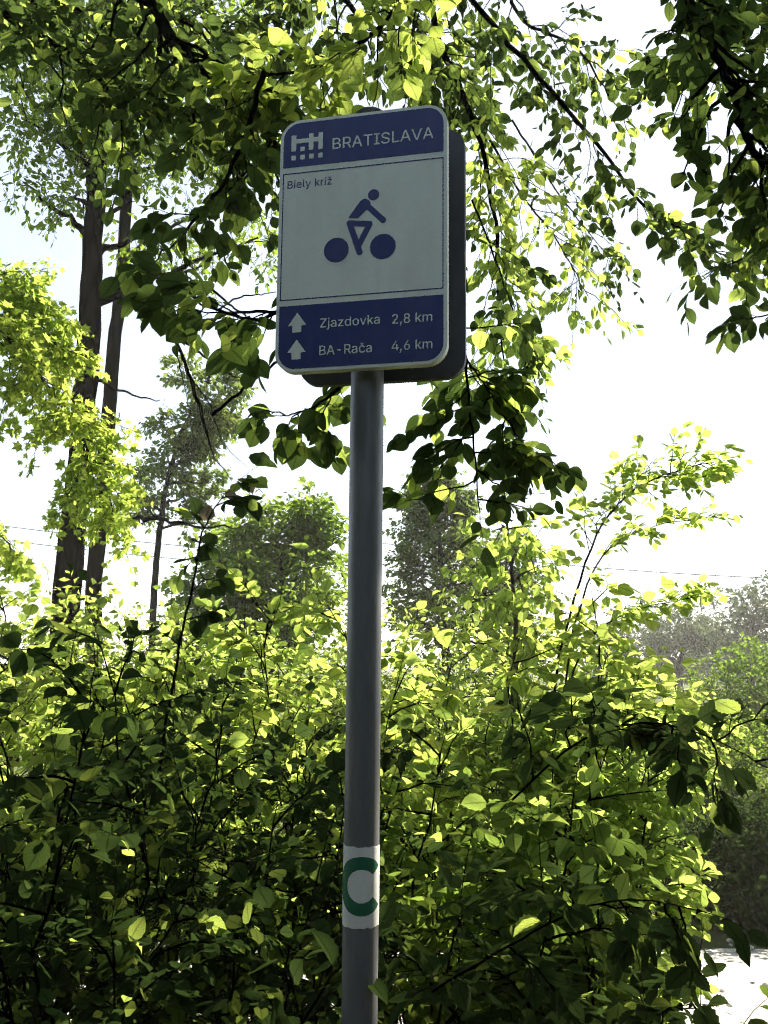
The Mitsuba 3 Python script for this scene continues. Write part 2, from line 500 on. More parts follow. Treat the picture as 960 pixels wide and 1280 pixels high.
part(panel, 'castle_emblem', mikit.ply(plate(unary_union(em), E1 + .0001, E1 + .0006), 'white_film'))
for k in (.0705, .0225):
    ar = Polygon([(.0391, k + .0353), (.0229, k + .0122), (.0305, k + .0122), (.0305, k), (.0467, k), (.0467, k + .0122), (.0557, k + .0122)])
    part(panel, 'arrow', mikit.ply(plate(ar, E1 + .0001, E1 + .0006), 'white_film'))
cyc = [Point(.1717, .3080).buffer(.0100, quad_segs=16), Point(.1067, .2135).buffer(.0222, quad_segs=24), Point(.1890, .2125).buffer(.0226, quad_segs=24)]
cyc.append(Polygon([(.1292, .2710), (.1475, .2960), (.1520, .3002), (.1570, .3012), (.1620, .2985), (.1660, .2935), (.1600, .2835), (.1437, .2690)]).buffer(.0012, join_style=1))
cyc.append(LineString([(.1560, .2940), (.1892, .2602)]).buffer(.0052))
cyc.append(unary_union([LineString([(.1296, .2602), (.1655, .2555)]).buffer(.0052), LineString([(.1296, .2602), (.1482, .2058)]).buffer(.0054), LineString([(.1655, .2555), (.1475, .2205)]).buffer(.0052)]))
part(panel, 'cyclist_symbol', mikit.ply(plate(unary_union(cyc), E0, E1), 'blue_film'))
D0 = -.016
part(sign, 'back_panel', mikit.ply(plate(rrect(.015, .002, PW + .016, PH + .004, .036), -.106, -.091, .001), 'back_metal', smooth=25))
for zz in (.11, .35):
    br = part(sign, 'bracket', mikit.ply(plate(sbox(.075, zz - .014, .235, zz + .014), -.0225, -.0165), 'back_metal'))
    part(sign, 'bracket', mikit.ply(plate(sbox(.095, zz - .014, .255, zz + .014), -.0905, -.0845), 'back_metal'))
# the post
RP = .0286
post_c = at(452.0, 1050, 1.667)[:2]
top_z = at(459, 143, 1.667)[2]


def lathe(prof, n=48):
    m = trimesh.creation.revolve(np.asarray(prof), sections=n)
    m.apply_translation([post_c[0], post_c[1], 0])
    return m


part(sign, 'post', mikit.ply(lathe([(.0001, -.4), (RP, -.4), (RP, top_z - .012), (.0001, top_z - .012)]), 'galvanised', smooth=40))
part(sign, 'cap', mikit.ply(lathe([(.0001, top_z - .035), (RP + .002, top_z - .035), (RP + .002, top_z - .006), (RP - .003, top_z), (.0001, top_z + .003)]), 'cap_plastic', smooth=40))
zb0, zb1 = 1.191, 1.313
bm = lathe([(RP + .0003, zb0), (RP + .0007, zb0), (RP + .0007, zb1), (RP + .0003, zb1)], 160)
bv = bm.vertices.copy()
bm.vertices[:, 2] += .006 * (meshkit.fbm(bv * [160, 160, 30], 3) - .5)      # brushed by hand
band = part(sign, 'trail_marker', mikit.ply(bm, 'white_paint', smooth=40))
labels[band] = {'label': 'white painted band with a green letter C round the post'}
ct = Point(0, 0).buffer(.0448, quad_segs=40).difference(Point(0, 0).buffer(.0252, quad_segs=40)).difference(Polygon([(0, 0), (.09, .079), (.09, -.079)]))
cv, cf = trimesh.creation.triangulate_polygon(ct.segmentize(.004), engine='earcut')
cm = trimesh.Trimesh(np.column_stack([cv, 0 * cv[:, 0]]), cf, process=False).subdivide_to_size(.004)
th = -cm.vertices[:, 0] / (RP + .0012)
face = math.atan2(-post_c[1], -post_c[0]) + math.radians(2)
cvv = np.column_stack([post_c[0] + (RP + .0012) * np.cos(face - th), post_c[1] + (RP + .0012) * np.sin(face - th), (zb0 + zb1) / 2 + .002 + cm.vertices[:, 1]])
scene['green_paint_two_sided'] = {'type': 'twosided', 'bsdf': scene['green_paint']}
part(band, 'letter', mikit.ply((cvv, cm.faces), 'green_paint_two_sided'))


# ------------------------------------------------------------------ boughs
def bough(name, label, cat, px, r0, r1, nsec, secl, ntw, twl, nleaf, leaf, kind, mat, seed, near=300, group=None, droop=.25, hang=.3, face=.5, lo=.05, angle=48, bark_='dark_bark', jit=.5, up=0.0, flat=True, extra=None, wood='twig_bark', sectaper=.35):
    rng = np.random.default_rng(seed)
    key = thing(name, label, cat, group)
    limb = catmull([at(*q) for q in px], 26)
    limb[1:-1] += rng.normal(size=(24, 3)) * r0 * .35
    part(key, 'limb', mikit.ply(tubes(limb, np.linspace(r0, r1, 26), 8), bark_, smooth=True))
    sec = children(limb[None], nsec, lo, 1.0, angle, secl, sectaper, up, jit, flat, rng, droop, .24, 6)
    tw = children(sec, ntw, .12, .97, 45, twl, .4, up * .5, jit, True, rng, droop, .1, 5)
    end = shoots(limb[-1:], limb[-1:] - limb[-3:-2], np.array([twl * 1.3]), droop, .1, 5, rng)
    tw = np.concatenate([tw, end])
    wd = join([tubes(sec, taper(len(sec), 6, max(r1, .0022), .0011), 5), tubes(tw, taper(len(tw), 5, .0012, .0006), 3)])
    tag(part(key, 'twigs', mikit.ply(wd, wood, smooth=True)), kind='stuff')
    lv = Leaves.cat([leaves_on(tw, nleaf, leaf, rng, hang=hang, face=face), leaves_on(sec, max(2, nleaf // 2), leaf, rng, lo=.5, hang=hang, face=face)])
    add_leaves(key, lv, kind, mat, rng, near)
    return key


BG = 'overhanging branches'
# big dark leaves left of the sign
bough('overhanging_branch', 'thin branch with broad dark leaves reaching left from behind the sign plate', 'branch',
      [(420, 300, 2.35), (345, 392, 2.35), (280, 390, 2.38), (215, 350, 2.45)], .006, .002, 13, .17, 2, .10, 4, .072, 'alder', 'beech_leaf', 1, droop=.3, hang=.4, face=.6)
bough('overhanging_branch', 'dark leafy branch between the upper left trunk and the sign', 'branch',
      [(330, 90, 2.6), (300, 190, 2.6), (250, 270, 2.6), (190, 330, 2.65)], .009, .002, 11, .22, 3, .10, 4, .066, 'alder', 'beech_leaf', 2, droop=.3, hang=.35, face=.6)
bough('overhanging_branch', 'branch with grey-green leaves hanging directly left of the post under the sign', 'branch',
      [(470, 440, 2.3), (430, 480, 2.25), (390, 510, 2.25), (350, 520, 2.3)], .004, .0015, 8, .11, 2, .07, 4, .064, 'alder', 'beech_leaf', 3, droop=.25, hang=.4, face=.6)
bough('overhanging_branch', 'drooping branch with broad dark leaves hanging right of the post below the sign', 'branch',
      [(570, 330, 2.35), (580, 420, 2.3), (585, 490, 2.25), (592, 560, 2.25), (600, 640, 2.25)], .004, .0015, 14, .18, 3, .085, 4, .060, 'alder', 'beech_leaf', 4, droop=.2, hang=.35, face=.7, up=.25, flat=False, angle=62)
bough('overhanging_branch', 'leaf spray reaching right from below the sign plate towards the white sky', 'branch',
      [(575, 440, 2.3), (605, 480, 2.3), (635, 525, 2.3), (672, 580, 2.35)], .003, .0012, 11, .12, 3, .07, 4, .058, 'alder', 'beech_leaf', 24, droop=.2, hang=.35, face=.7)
bough('overhanging_branch', 'long drooping branch with pale sunlit leaves along the right edge of the sign', 'branch',
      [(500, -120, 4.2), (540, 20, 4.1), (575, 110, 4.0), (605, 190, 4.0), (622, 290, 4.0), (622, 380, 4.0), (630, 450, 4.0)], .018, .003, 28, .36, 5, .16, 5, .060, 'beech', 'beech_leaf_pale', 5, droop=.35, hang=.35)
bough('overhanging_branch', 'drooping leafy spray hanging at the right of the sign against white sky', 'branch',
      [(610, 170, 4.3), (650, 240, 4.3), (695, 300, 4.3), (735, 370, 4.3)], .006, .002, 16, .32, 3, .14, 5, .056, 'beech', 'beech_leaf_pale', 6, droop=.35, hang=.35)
bough('overhanging_branch', 'lacy spray of small leaves farthest right of the sign, under the diagonal branch', 'branch',
      [(640, 150, 4.6), (690, 230, 4.6), (735, 290, 4.6), (770, 330, 4.6)], .005, .0015, 13, .30, 3, .14, 5, .054, 'beech', 'beech_leaf', 25, droop=.35, hang=.35)
bough('overhanging_branch', 'thin twig of small leaves hanging beside the lower right corner of the sign', 'branch',
      [(590, 250, 3.4), (625, 340, 3.4), (650, 420, 3.4), (670, 480, 3.4)], .004, .0015, 12, .2, 2, .11, 5, .052, 'beech', 'beech_leaf', 26, droop=.3, hang=.35)
bough('overhanging_branch', 'straight dark branch running diagonally across the bright sky at upper right', 'branch',
      [(520, -110, 3.7), (590, 0, 3.6), (660, 80, 3.6), (740, 170, 3.6), (800, 250, 3.6), (850, 285, 3.6), (910, 320, 3.6)], .013, .002, 30, .28, 3, .13, 5, .060, 'beech', 'beech_leaf', 7, droop=.3, hang=.35)
bough('overhanging_branch', 'dense dark branch with large leaves in the upper right corner', 'branch',
      [(830, -90, 2.15), (862, 0, 2.15), (900, 85, 2.1), (930, 160, 2.1), (965, 225, 2.1), (1020, 300, 2.1)], .012, .006, 34, .21, 5, .095, 4, .048, 'alder', 'beech_leaf', 8, droop=.25, hang=.3)
bough('overhanging_branch', 'spray of leaves at the right edge of the picture below the dark corner branch', 'branch',
      [(1040, 240, 3.0), (985, 290, 3.0), (940, 320, 3.0), (890, 335, 3.0)], .006, .002, 7, .17, 2, .10, 4, .070, 'beech', 'beech_leaf', 9, droop=.35, hang=.5)
bough('overhanging_branch', 'small separate leaf spray at the right edge against white sky, lowest on that side', 'branch',
      [(1040, 350, 3.0), (990, 385, 3.0), (950, 395, 3.0), (925, 400, 3.0)], .004, .0015, 4, .10, 2, .07, 4, .070, 'beech', 'beech_leaf', 10, droop=.35, hang=.4)
bough('overhanging_branch', 'thick dark limb carrying dense shaded leaves across the top left', 'branch',
      [(120, -110, 2.9), (190, 10, 2.9), (245, 80, 2.9), (310, 140, 2.95), (360, 200, 3.0)], .026, .008, 36, .42, 5, .15, 5, .056, 'alder', 'beech_leaf', 12, droop=.2, hang=.25)
bough('overhanging_branch', 'dark shaded branch filling the top left corner', 'branch',
      [(-200, -60, 3.3), (-60, -10, 3.2), (40, 40, 3.1), (110, 80, 3.1), (170, 120, 3.1)], .02, .005, 42, .42, 5, .15, 5, .056, 'alder', 'beech_leaf', 13, droop=.15, hang=.25)
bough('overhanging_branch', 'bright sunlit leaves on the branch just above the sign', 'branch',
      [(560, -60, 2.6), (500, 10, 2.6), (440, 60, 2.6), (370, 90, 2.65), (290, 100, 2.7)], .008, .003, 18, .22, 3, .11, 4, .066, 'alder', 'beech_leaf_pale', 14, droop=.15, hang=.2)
bough('overhanging_branch', 'leafy branch of small dark leaves at top centre behind the bright leaves', 'branch',
      [(300, -160, 4.8), (380, -60, 4.7), (450, 20, 4.6), (520, 70, 4.6), (580, 120, 4.6)], .02, .006, 40, .5, 6, .2, 5, .078, 'beech', 'beech_leaf', 15, droop=.2, hang=.4)
bough('overhanging_branch', 'far leafy branch across the top left behind the thick dark limb', 'branch',
      [(-160, -120, 5.2), (0, -20, 5.1), (120, 20, 5.0), (250, 30, 5.0), (340, 60, 5.0)], .025, .006, 46, .55, 6, .2, 5, .08, 'beech', 'beech_leaf', 16, droop=.2, hang=.4)
bough('overhanging_branch', 'shaded branch of small leaves at the top between sign and diagonal branch', 'branch',
      [(560, -180, 5.5), (620, -60, 5.4), (650, 20, 5.4), (720, 60, 5.4), (760, 120, 5.4)], .016, .004, 20, .45, 4, .2, 5, .08, 'beech', 'beech_leaf', 17, droop=.3, hang=.4)
bough('overhanging_branch', 'high branch in the far upper right corner behind the dense dark branch', 'branch',
      [(1060, -60, 2.9), (1000, -20, 2.8), (950, 20, 2.7), (900, 60, 2.6), (850, 70, 2.6)], .010, .003, 20, .25, 4, .11, 5, .060, 'beech', 'beech_leaf', 18, droop=.2, hang=.4)
# maple bough at left
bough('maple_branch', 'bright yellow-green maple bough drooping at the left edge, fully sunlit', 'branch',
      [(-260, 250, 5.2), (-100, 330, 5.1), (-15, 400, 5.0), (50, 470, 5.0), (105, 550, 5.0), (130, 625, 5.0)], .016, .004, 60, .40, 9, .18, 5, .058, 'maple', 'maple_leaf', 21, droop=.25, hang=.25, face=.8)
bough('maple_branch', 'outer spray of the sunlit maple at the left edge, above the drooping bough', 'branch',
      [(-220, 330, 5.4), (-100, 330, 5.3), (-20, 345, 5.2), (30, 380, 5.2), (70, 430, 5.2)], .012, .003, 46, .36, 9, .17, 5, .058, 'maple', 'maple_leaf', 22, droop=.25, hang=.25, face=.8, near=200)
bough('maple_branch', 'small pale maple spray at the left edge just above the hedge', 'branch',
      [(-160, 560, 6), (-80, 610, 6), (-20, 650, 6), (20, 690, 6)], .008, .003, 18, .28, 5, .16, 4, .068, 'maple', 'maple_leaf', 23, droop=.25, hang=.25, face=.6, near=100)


# ------------------------------------------------------------------ shrubs and trees
def crown_leaves(clumps, ntw, twl, k, leaf, rng, freq=1.6, thr=.42, seed=0, shell=.55):
    """Twigs through the volume of ellipsoids (centre, radii), with gaps, and their leaves."""
    vol = np.array([np.prod(c[1]) for c in clumps]) ** .8
    which = rng.choice(len(clumps), size=ntw * 3, p=vol / vol.sum())
    c = np.array([clumps[i][0] for i in which]); r = np.array([clumps[i][1] for i in which])
    d = norm(rng.normal(size=c.shape))
    rad = rng.random((len(c), 1)) ** shell
    p = c + d * r * rad
    ok = meshkit.fbm(p * freq + seed, 2) > thr
    p, d = p[ok][:ntw], d[ok][:ntw]
    tw = shoots(p, d * .8 + rng.normal(size=p.shape) * .5 + [0, 0, .1], rng.uniform(.6, 1.2, len(p)) * twl, .3, .1, 4, rng)
    return tw, leaves_on(tw, k, leaf, rng, hang=.3, face=.7)


def tree(name, label, trunk_px, r0, r1, clumps_px, ntw, twl, k, leaf, mat, barkm, seed, group=None, thr=.42, freq=1.6, sides=14, near=0, kind='far', cat='tree', shell=.55, twig=True, nlimb=3, world=False, split=0):
    rng = np.random.default_rng(seed)
    key = thing(name, label, cat, group)
    tk = catmull([q if world else at(*q) for q in trunk_px], 40)
    nz = meshkit.fbm(tk * 2.1, 3)[:, None] - .5
    tk[2:-1] += (rng.normal(size=(37, 3)) * .25 + nz[2:-1]) * r1 * .5
    rr = np.linspace(r0, r1, 40) * (1 + .12 * (meshkit.fbm(tk * 3.3, 2) - .5))
    rr[:3] *= [1.5, 1.25, 1.1]
    part(key, 'trunk', mikit.ply(tubes(tk, rr, sides), barkm, smooth=True))
    cl = []
    for (x, y, Y, a, b, c) in clumps_px:
        cl.append((np.array([x, y, Y]) if world else at(x, y, Y), np.array([a, b, c])))
    big = cl
    if split:
        sub = []
        for c, r in cl:
            for _ in range(split):
                d = norm(rng.normal(size=3))
                sub.append((c + d * r * rng.uniform(.35, 1.05), r * rng.uniform(.25, .5, 3)))
        cl = sub
    limbs = []
    for c, r in big:
        j = np.argmin(np.linalg.norm(tk - (c - [0, 0, .5 * np.linalg.norm(c[:2] - tk[20, :2])]), axis=1))
        a = tk[j]
        q = c + rng.normal(size=3) * r * .15
        pts = catmull([a, a * .6 + q * .4 + [0, 0, .05], q], 10)
        pts[1:] += rng.normal(size=(9, 3)) * .02
        part(key, 'limb', mikit.ply(tubes(pts, np.linspace(min(rr[j] * .45, .05), .008, 10), 6), barkm, smooth=True))
        ns = nlimb
        sp = children(pts[None], ns, .45, 1, 50, float(np.mean(r)) * .9, .2, .1, 1, False, rng, .1, .1, 5)
        limbs.append(tubes(sp, taper(ns, 5, .008, .003), 4))
    if limbs:
        tag(part(key, 'branchlets', mikit.ply(join(limbs), barkm, smooth=True)), kind='stuff')
    tw, lv = crown_leaves(cl, ntw, twl, k, leaf, rng, freq, thr, seed, shell)
    if twig:
        tag(part(key, 'twigs', mikit.ply(tubes(tw, taper(len(tw), 4, .003, .0012), 3), 'twig_bark')), kind='stuff')
    mesh, uv = leaf_mesh(lv, TPL[kind, 'mid'], rng)
    TRI[0] += len(mesh.faces)
    cr = part(key, 'crown', mikit.ply(mesh, mat, uv=uv))
    labels[cr] = {'kind': 'stuff'}
    return key


def grown(name, label, trunk_px, r0, r1, nbr, brl, sub, subl, ntw, twl, k, leaf, mat, barkm, seed, lo=.3, angle=62, tap=.5, kind='far', jit=.6, droop=.12, up=.05, cat='tree'):
    """A tree grown branch by branch from its trunk."""
    rng = np.random.default_rng(seed)
    key = thing(name, label, cat)
    tk = catmull([at(*q) for q in trunk_px], 30)
    tk[2:-1] += rng.normal(size=(27, 3)) * r1 * .5
    part(key, 'trunk', mikit.ply(tubes(tk, np.linspace(r0, r1, 30), 10), barkm, smooth=True))
    br = children(tk[None], nbr, lo, 1.0, angle, brl, tap, .1, 1.0, False, rng, droop, .2, 7)
    rb = np.interp(np.linspace(0, 1, nbr), [0, 1], [r0 * .4, r1 * .6])
    for i, b in enumerate(br):
        part(key, 'branch', mikit.ply(tubes(b, np.linspace(rb[i], rb[i] * .2, 7), 6), barkm, smooth=True))
    sb = children(br, sub, .2, .98, 50, subl, .4, up, jit, False, rng, droop, .15, 5)
    tw = np.concatenate([children(sb, ntw, .1, .98, 45, twl, .3, 0, jit, True, rng, droop, .1, 4), shoots(tk[-1:], tk[-1:] - tk[-3:-2], np.array([twl]), .1, .1, 4, rng)])
    tag(part(key, 'twigs', mikit.ply(tubes(sb, taper(len(sb), 5, r1 * .3, r1 * .12), 4), barkm)), kind='stuff')
    mesh, uv = leaf_mesh(Leaves.cat([leaves_on(tw, k, leaf, rng, hang=.25, face=.7), leaves_on(sb, 3, leaf, rng, lo=.5, hang=.25, face=.7)]), TPL[kind, 'mid'], rng)
    TRI[0] += len(mesh.faces)
    tag(part(key, 'crown', mikit.ply(mesh, mat, uv=uv)), kind='stuff')
    return key


tree('tall_tree', 'tall tree with a thick dark trunk at the left behind the maple bough',
     [(64, 1060, 9), (74, 900, 9), (84, 740, 9), (97, 620, 9), (108, 480, 9), (113, 370, 9), (116, 290, 9), (124, 190, 9), (130, 90, 9), (136, -60, 9), (140, -260, 9)], .14, .06,
     [(95, 180, 8.8, .40, .5, .25), (120, 150, 8.5, .35, .2, .5), (125, 60, 8.4, .4, .2, .4), (165, 240, 8.6, .35, .3, .3), (78, 245, 8.9, .28, .4, .30), (170, 200, 9.2, .45, .5, .45), (235, 200, 9.3, .5, .5, .45), (190, 290, 9.2, .45, .5, .28), (300, 170, 9.4, .5, .5, .5), (150, 90, 9, .6, .6, .45),
      (30, 130, 8.6, .45, .5, .55), (60, 60, 8.6, .5, .5, .4), (20, 230, 8.8, .2, .3, .15), (200, -60, 9, 1.2, 1.0, .7), (20, -80, 9, 1.0, 1.0, .7), (330, 300, 9.4, .25, .3, .3), (250, 330, 9.4, .2, .3, .15)],
     2500, .26, 6, .072, 'tree_leaf', 'dark_bark', 31, thr=.40, kind='beech')
tree('grey_tree', 'slim tree with a smooth pale grey trunk just right of the thick dark trunk',
     [(112, 1035, 10), (114, 880, 10), (118, 740, 10), (127, 640, 10), (135, 530, 10), (142, 440, 10), (150, 370, 10), (158, 250, 10), (166, 120, 10), (176, -60, 10), (180, -200, 10)], .088, .05,
     [(180, 120, 10, .5, .6, .5), (250, 110, 10.2, .6, .6, .5), (150, -60, 10, 1.0, 1.0, .7), (330, -40, 10, 1.0, 1.0, .7), (300, 240, 10, .4, .4, .4)], 700, .26, 6, .075, 'tree_leaf', 'grey_bark', 32, thr=.42, kind='beech')
grown('small_tree', 'small grey-green tree seen between the maple bough and the post, hazy',
      [(185, 1000, 14), (190, 800, 14), (196, 690, 14), (210, 600, 14), (232, 530, 14), (262, 470, 14)], .06, .018, 24, .8, 8, .36, 6, .24, 6, .098, 'far_leaf', 'dark_bark', 33, lo=.45, angle=70, tap=.3)
grown('rounded_tree', 'rounded bushy tree with pale sunlit top left of the post',
      [(335, 1000, 12.5), (338, 860, 12.5), (345, 780, 12.5), (350, 720, 12.5), (345, 660, 12.5)], .08, .022, 44, 1.3, 8, .42, 5, .26, 6, .10, 'tree_leaf', 'dark_bark', 34, lo=.25, angle=62, tap=.45, up=.15)
grown('rounded_tree', 'low bushy tree with dark shaded core left of the rounded tree, by the thick trunk',
      [(262, 1000, 12), (264, 860, 12), (268, 780, 12), (275, 715, 12)], .06, .02, 22, .95, 7, .38, 5, .24, 6, .095, 'tree_leaf', 'dark_bark', 37, lo=.3, angle=62, tap=.45, up=.15)
grown('conifer_tree', 'dark narrow tree with a pointed top right of the post',
      [(560, 1000, 15), (558, 860, 15), (554, 740, 15), (548, 660, 15), (544, 600, 15)], .08, .012, 58, 1.45, 8, .36, 5, .22, 6, .09, 'far_leaf', 'dark_bark', 35, lo=.3, angle=72, tap=.8)
grown('conifer_tree', 'shorter dark tree right of the narrow pointed tree, behind the pale young tree',
      [(640, 1000, 16), (640, 860, 16), (636, 760, 16), (632, 690, 16)], .08, .02, 26, 1.2, 8, .36, 5, .24, 6, .095, 'far_leaf', 'dark_bark', 38, lo=.3, angle=66, tap=.5)
tree('pale_tree', 'pale sunlit young tree with large leaves right of the narrow dark tree',
     [(640, 1000, 7.5), (640, 900, 7.5), (645, 800, 7.5), (640, 720, 7.5), (632, 640, 7.5)], .03, .008,
     [(630, 665, 7.5, .25, .3, .28), (650, 720, 7.4, .32, .3, .25), (600, 740, 7.5, .3, .3, .22), (668, 690, 7.6, .15, .2, .2), (580, 790, 7.5, .4, .3, .3), (670, 790, 7.5, .4, .3, .3)], 150, .24, 5, .10, 'maple_leaf', 'grey_bark', 36, thr=.42, kind='hazel')

# far trees at right
for i, (lab, x, y, Y, w, h) in enumerate([
    ('hazy grey-green far tree at the right edge, tallest of the far trees', 940, 828, 44, 3.4, 3.3),
    ('hazy far tree left of the tallest far tree, behind the path bushes', 850, 838, 48, 3.2, 2.4),
    ('faint grey far tree lowest in the gap right of the sunlit sapling', 780, 846, 58, 3.6, 2.6),
    ('faint grey far tree between the two hazier far crowns', 890, 846, 60, 3.0, 3.3)]):
    grown('far_tree', lab, [(x, 830 + 1992 / Y, Y), (x - 2, y + 5, Y), (x + 3, y - 25, Y), (x + 2, y - h * 17, Y)], .22, .06, 22, w * .95, 7, w * .34, 5, .7, 5, .27, 'distant_leaf', 'dark_bark', 40 + i, lo=.12, angle=60, tap=.35, up=.2)
for i, (lab, x, y, Y, w, h) in enumerate([
    ('sunlit shrub at the right edge above the elm branch, with small pale leaves', 935, 880, 17, 1.0, 1.0),
    ('rounded shrub of tiny leaves beyond the path, behind the elm branch', 880, 960, 11, .75, .75),
    ('dark shaded bush beyond the path at the right edge', 945, 1085, 6.75, .5, .55)]):
    cl = [(x, y, Y, w, w, h), (x - 50, y + 30, Y, w * .7, w, h * .7), (x + 50, y + 10, Y, w * .8, w, h * .8), (x + 10, y - h * 45, Y, w * .5, w * .5, h * .5)]
    tree('small_leaved_shrub', lab, [(x, 830 + 1992 / Y, Y), (x, 830 + 1600 / Y, Y), (x + 3, y + 40, Y), (x + 2, y, Y)], .05, .015, cl, 2200, .2, 7, [.075, .05, .05][i], ['tree_leaf', 'tree_leaf', 'hazel_leaf'][i], 'dark_bark', 50 + i, thr=.38, freq=2.2, cat='shrub', shell=.5)

# beyond the path, and the wood the photographer stands in (outside the frame; it shades the verge)
for i, (lab, x, y, Y, w, h) in enumerate([
    ('bright shrub beyond the path at the left edge, below the small pale maple spray', 10, 770, 7.5, 1.1, .75),
    ('background shrub between the two left trunks and the rounded tree', 190, 800, 8.2, 1.1, .7),
    ('dark background shrub at the foot of the rounded tree', 360, 830, 8.6, 1.0, .6),
    ('background shrub just right of the post beyond the path', 520, 810, 8.0, 1.1, .7),
    ('background shrub beneath the arching sapling beyond the path', 700, 840, 8.4, 1.1, .6)]):
    cl = [(x, y + 60, Y, w, .7, h), (x - 90, y + 90, Y, w * .7, .7, h * .8), (x + 90, y + 80, Y, w * .8, .7, h * .8), (x, y + 190, Y, w * 1.2, .8, h)]
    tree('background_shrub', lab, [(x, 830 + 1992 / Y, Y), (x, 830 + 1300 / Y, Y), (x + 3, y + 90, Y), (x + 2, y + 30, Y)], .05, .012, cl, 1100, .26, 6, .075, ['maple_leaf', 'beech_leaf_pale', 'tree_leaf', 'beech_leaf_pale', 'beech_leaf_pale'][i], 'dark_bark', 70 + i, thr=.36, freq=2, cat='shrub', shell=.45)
for i, (lab, b, cl) in enumerate([
    ('shade tree left of the viewer with its crown over the sign', (-3.4, 1.8), [(-.4, 3.9, 6.7, 1.0, 1.0, .7), (.6, 4.9, 6.7, .75, .7, .45), (-1.2, 4.3, 6.6, 1.2, 1.2, .8),  (-2.6, 3.2, 6.2, 1.3, 1.3, 1.0), (-3.4, 1.0, 6.0, 1.6, 1.6, 1.4), (-1.0, 1.2, 6.4, 1.6, 1.5, 1.0)]),
    ('shade tree beyond the right edge with one high limb over the path', (5.6, 5.4), [(2.1, 5.4, 6.9, .5, .42, .35), (2.6, 5.4, 7.0, .5, .42, .35), (2.8, 5.8, 7.1, .4, .42, .35), (2.2, 5.9, 7.1, .5, .4, .3), (5.4, 5.4, 7.6, 1.2, 1.2, 1.0)]),
    ('shade tree behind the viewer at left', (-2.2, -3.4), [ (-3.6, -2.6, 3.6, 1.8, 1.4, 1.6), (-1.2, -3.8, 2.6, 1.8, 1.0, 1.7)]),
    ('shade tree behind the viewer at right', (2.4, -3.6), [ (3.6, -2.8, 3.6, 1.8, 1.4, 1.6), (1.6, -4.0, 2.4, 1.8, 1.0, 1.7)]),
    ('shade tree farther behind the viewer', (.2, -6.5), [(0, -6.2, 3.4, 4.0, 1.5, 3.2)]),
    ('shade tree left of the viewer', (-6.2, -.6), [(-5.6, -.6, 3.4, 1.4, 2.8, 3.0), (-4.8, 1.2, 5.8, 1.6, 1.6, 1.4)]),
    ('shade tree right of the viewer', (5.6, -2.2), [(5.2, -1.6, 3.4, 1.4, 2.4, 3.0), (4.2, -.8, 6.4, 2.2, 1.8, 1.2), (5.6, .6, 2.6, 1.0, 1.2, 2.2)]),
    ('shade tree right of the path outside the frame', (5.2, 2.8), [(2.8, 3.3, 6.6, 1.0, 1.0, .7), (4.2, 2.8, 6.7, 1.2, 1.2, .8), (4.7, 3.6, 6.6, 1.0, .7, .6), (2.0, 2.4, 6.6, 1.1, .9, .6), (5.5, 3.8, 6.4, 1.2, 1.2, .9), (4.4, 1.5, 6.6, 1.3, 1.0, .7), (5.8, 1.9, 6.2, 1.2, 1.2, 1.0)]),
]):
    tree('shade_tree', lab, [(b[0], b[1], -.1), (b[0] + .05, b[1], 2), (b[0] - .05, b[1] + .1, 4.5), (b[0], b[1] + .2, 7)], .17, .07, cl, [2600, 900][i] if i < 2 else 4200, .5, 6, .16 if i > 1 else .10, 'far_leaf', 'dark_bark', 80 + i, thr=.30, freq=.9, world=True, kind='far', shell=.5, twig=False)


def shrub(name, label, px, Y, top, spread, nst, nbr, brl, ntw, twl, nleaf, leaf, kind, mat, seed, near=300, lean=0.0, face=.5, hang=.3, group=None, lo=.2):
    rng = np.random.default_rng(seed)
    key = thing(name, label, 'shrub', group)
    base = at(px, 900, Y); base[2] = 0
    h = at(px, top, Y)[2]
    p0 = base + np.column_stack([rng.normal(size=nst) * .09, rng.normal(size=nst) * .09, np.full(nst, -.06)])
    ang = rng.uniform(0, 2 * np.pi, nst)
    out = rng.uniform(.2, 1, nst)[:, None] * spread * np.column_stack([np.cos(ang), np.sin(ang), 0 * ang]) + [lean, 0, 0]
    hs = h * rng.uniform(.72, 1.12, nst)
    d = out + np.column_stack([0 * ang, 0 * ang, hs * 1.05])
    st = shoots(p0, d, np.linalg.norm(d, axis=1), .08, .16, 12, rng)
    for one in st:
        part(key, 'stem', mikit.ply(tubes(one, np.linspace(.007, .0018, 12), 6), 'dark_bark', smooth=True))
    br = children(st, nbr, lo, 1.0, 52, brl, .35, .12, .5, False, rng, .22, .12, 6)
    tw = children(br, ntw, .15, .97, 45, twl, .4, .05, .5, True, rng, .25, .1, 5)
    endp, endt = along(st, np.full((nst, 1), .999))
    tw = np.concatenate([tw, shoots(endp[:, 0], endt[:, 0], np.full(nst, twl * 1.6), .2, .1, 5, rng)])
    tag(part(key, 'twigs', mikit.ply(join([tubes(br, taper(len(br), 6, .003, .0012), 4), tubes(tw, taper(len(tw), 5, .0013, .0006), 3)]), 'twig_bark', smooth=True)), kind='stuff')
    lv = Leaves.cat([leaves_on(tw, nleaf, leaf, rng, hang=hang, face=face), leaves_on(br, nleaf, leaf, rng, lo=.4, hang=hang, face=face)])
    add_leaves(key, lv, kind, mat, rng, near)
    return key


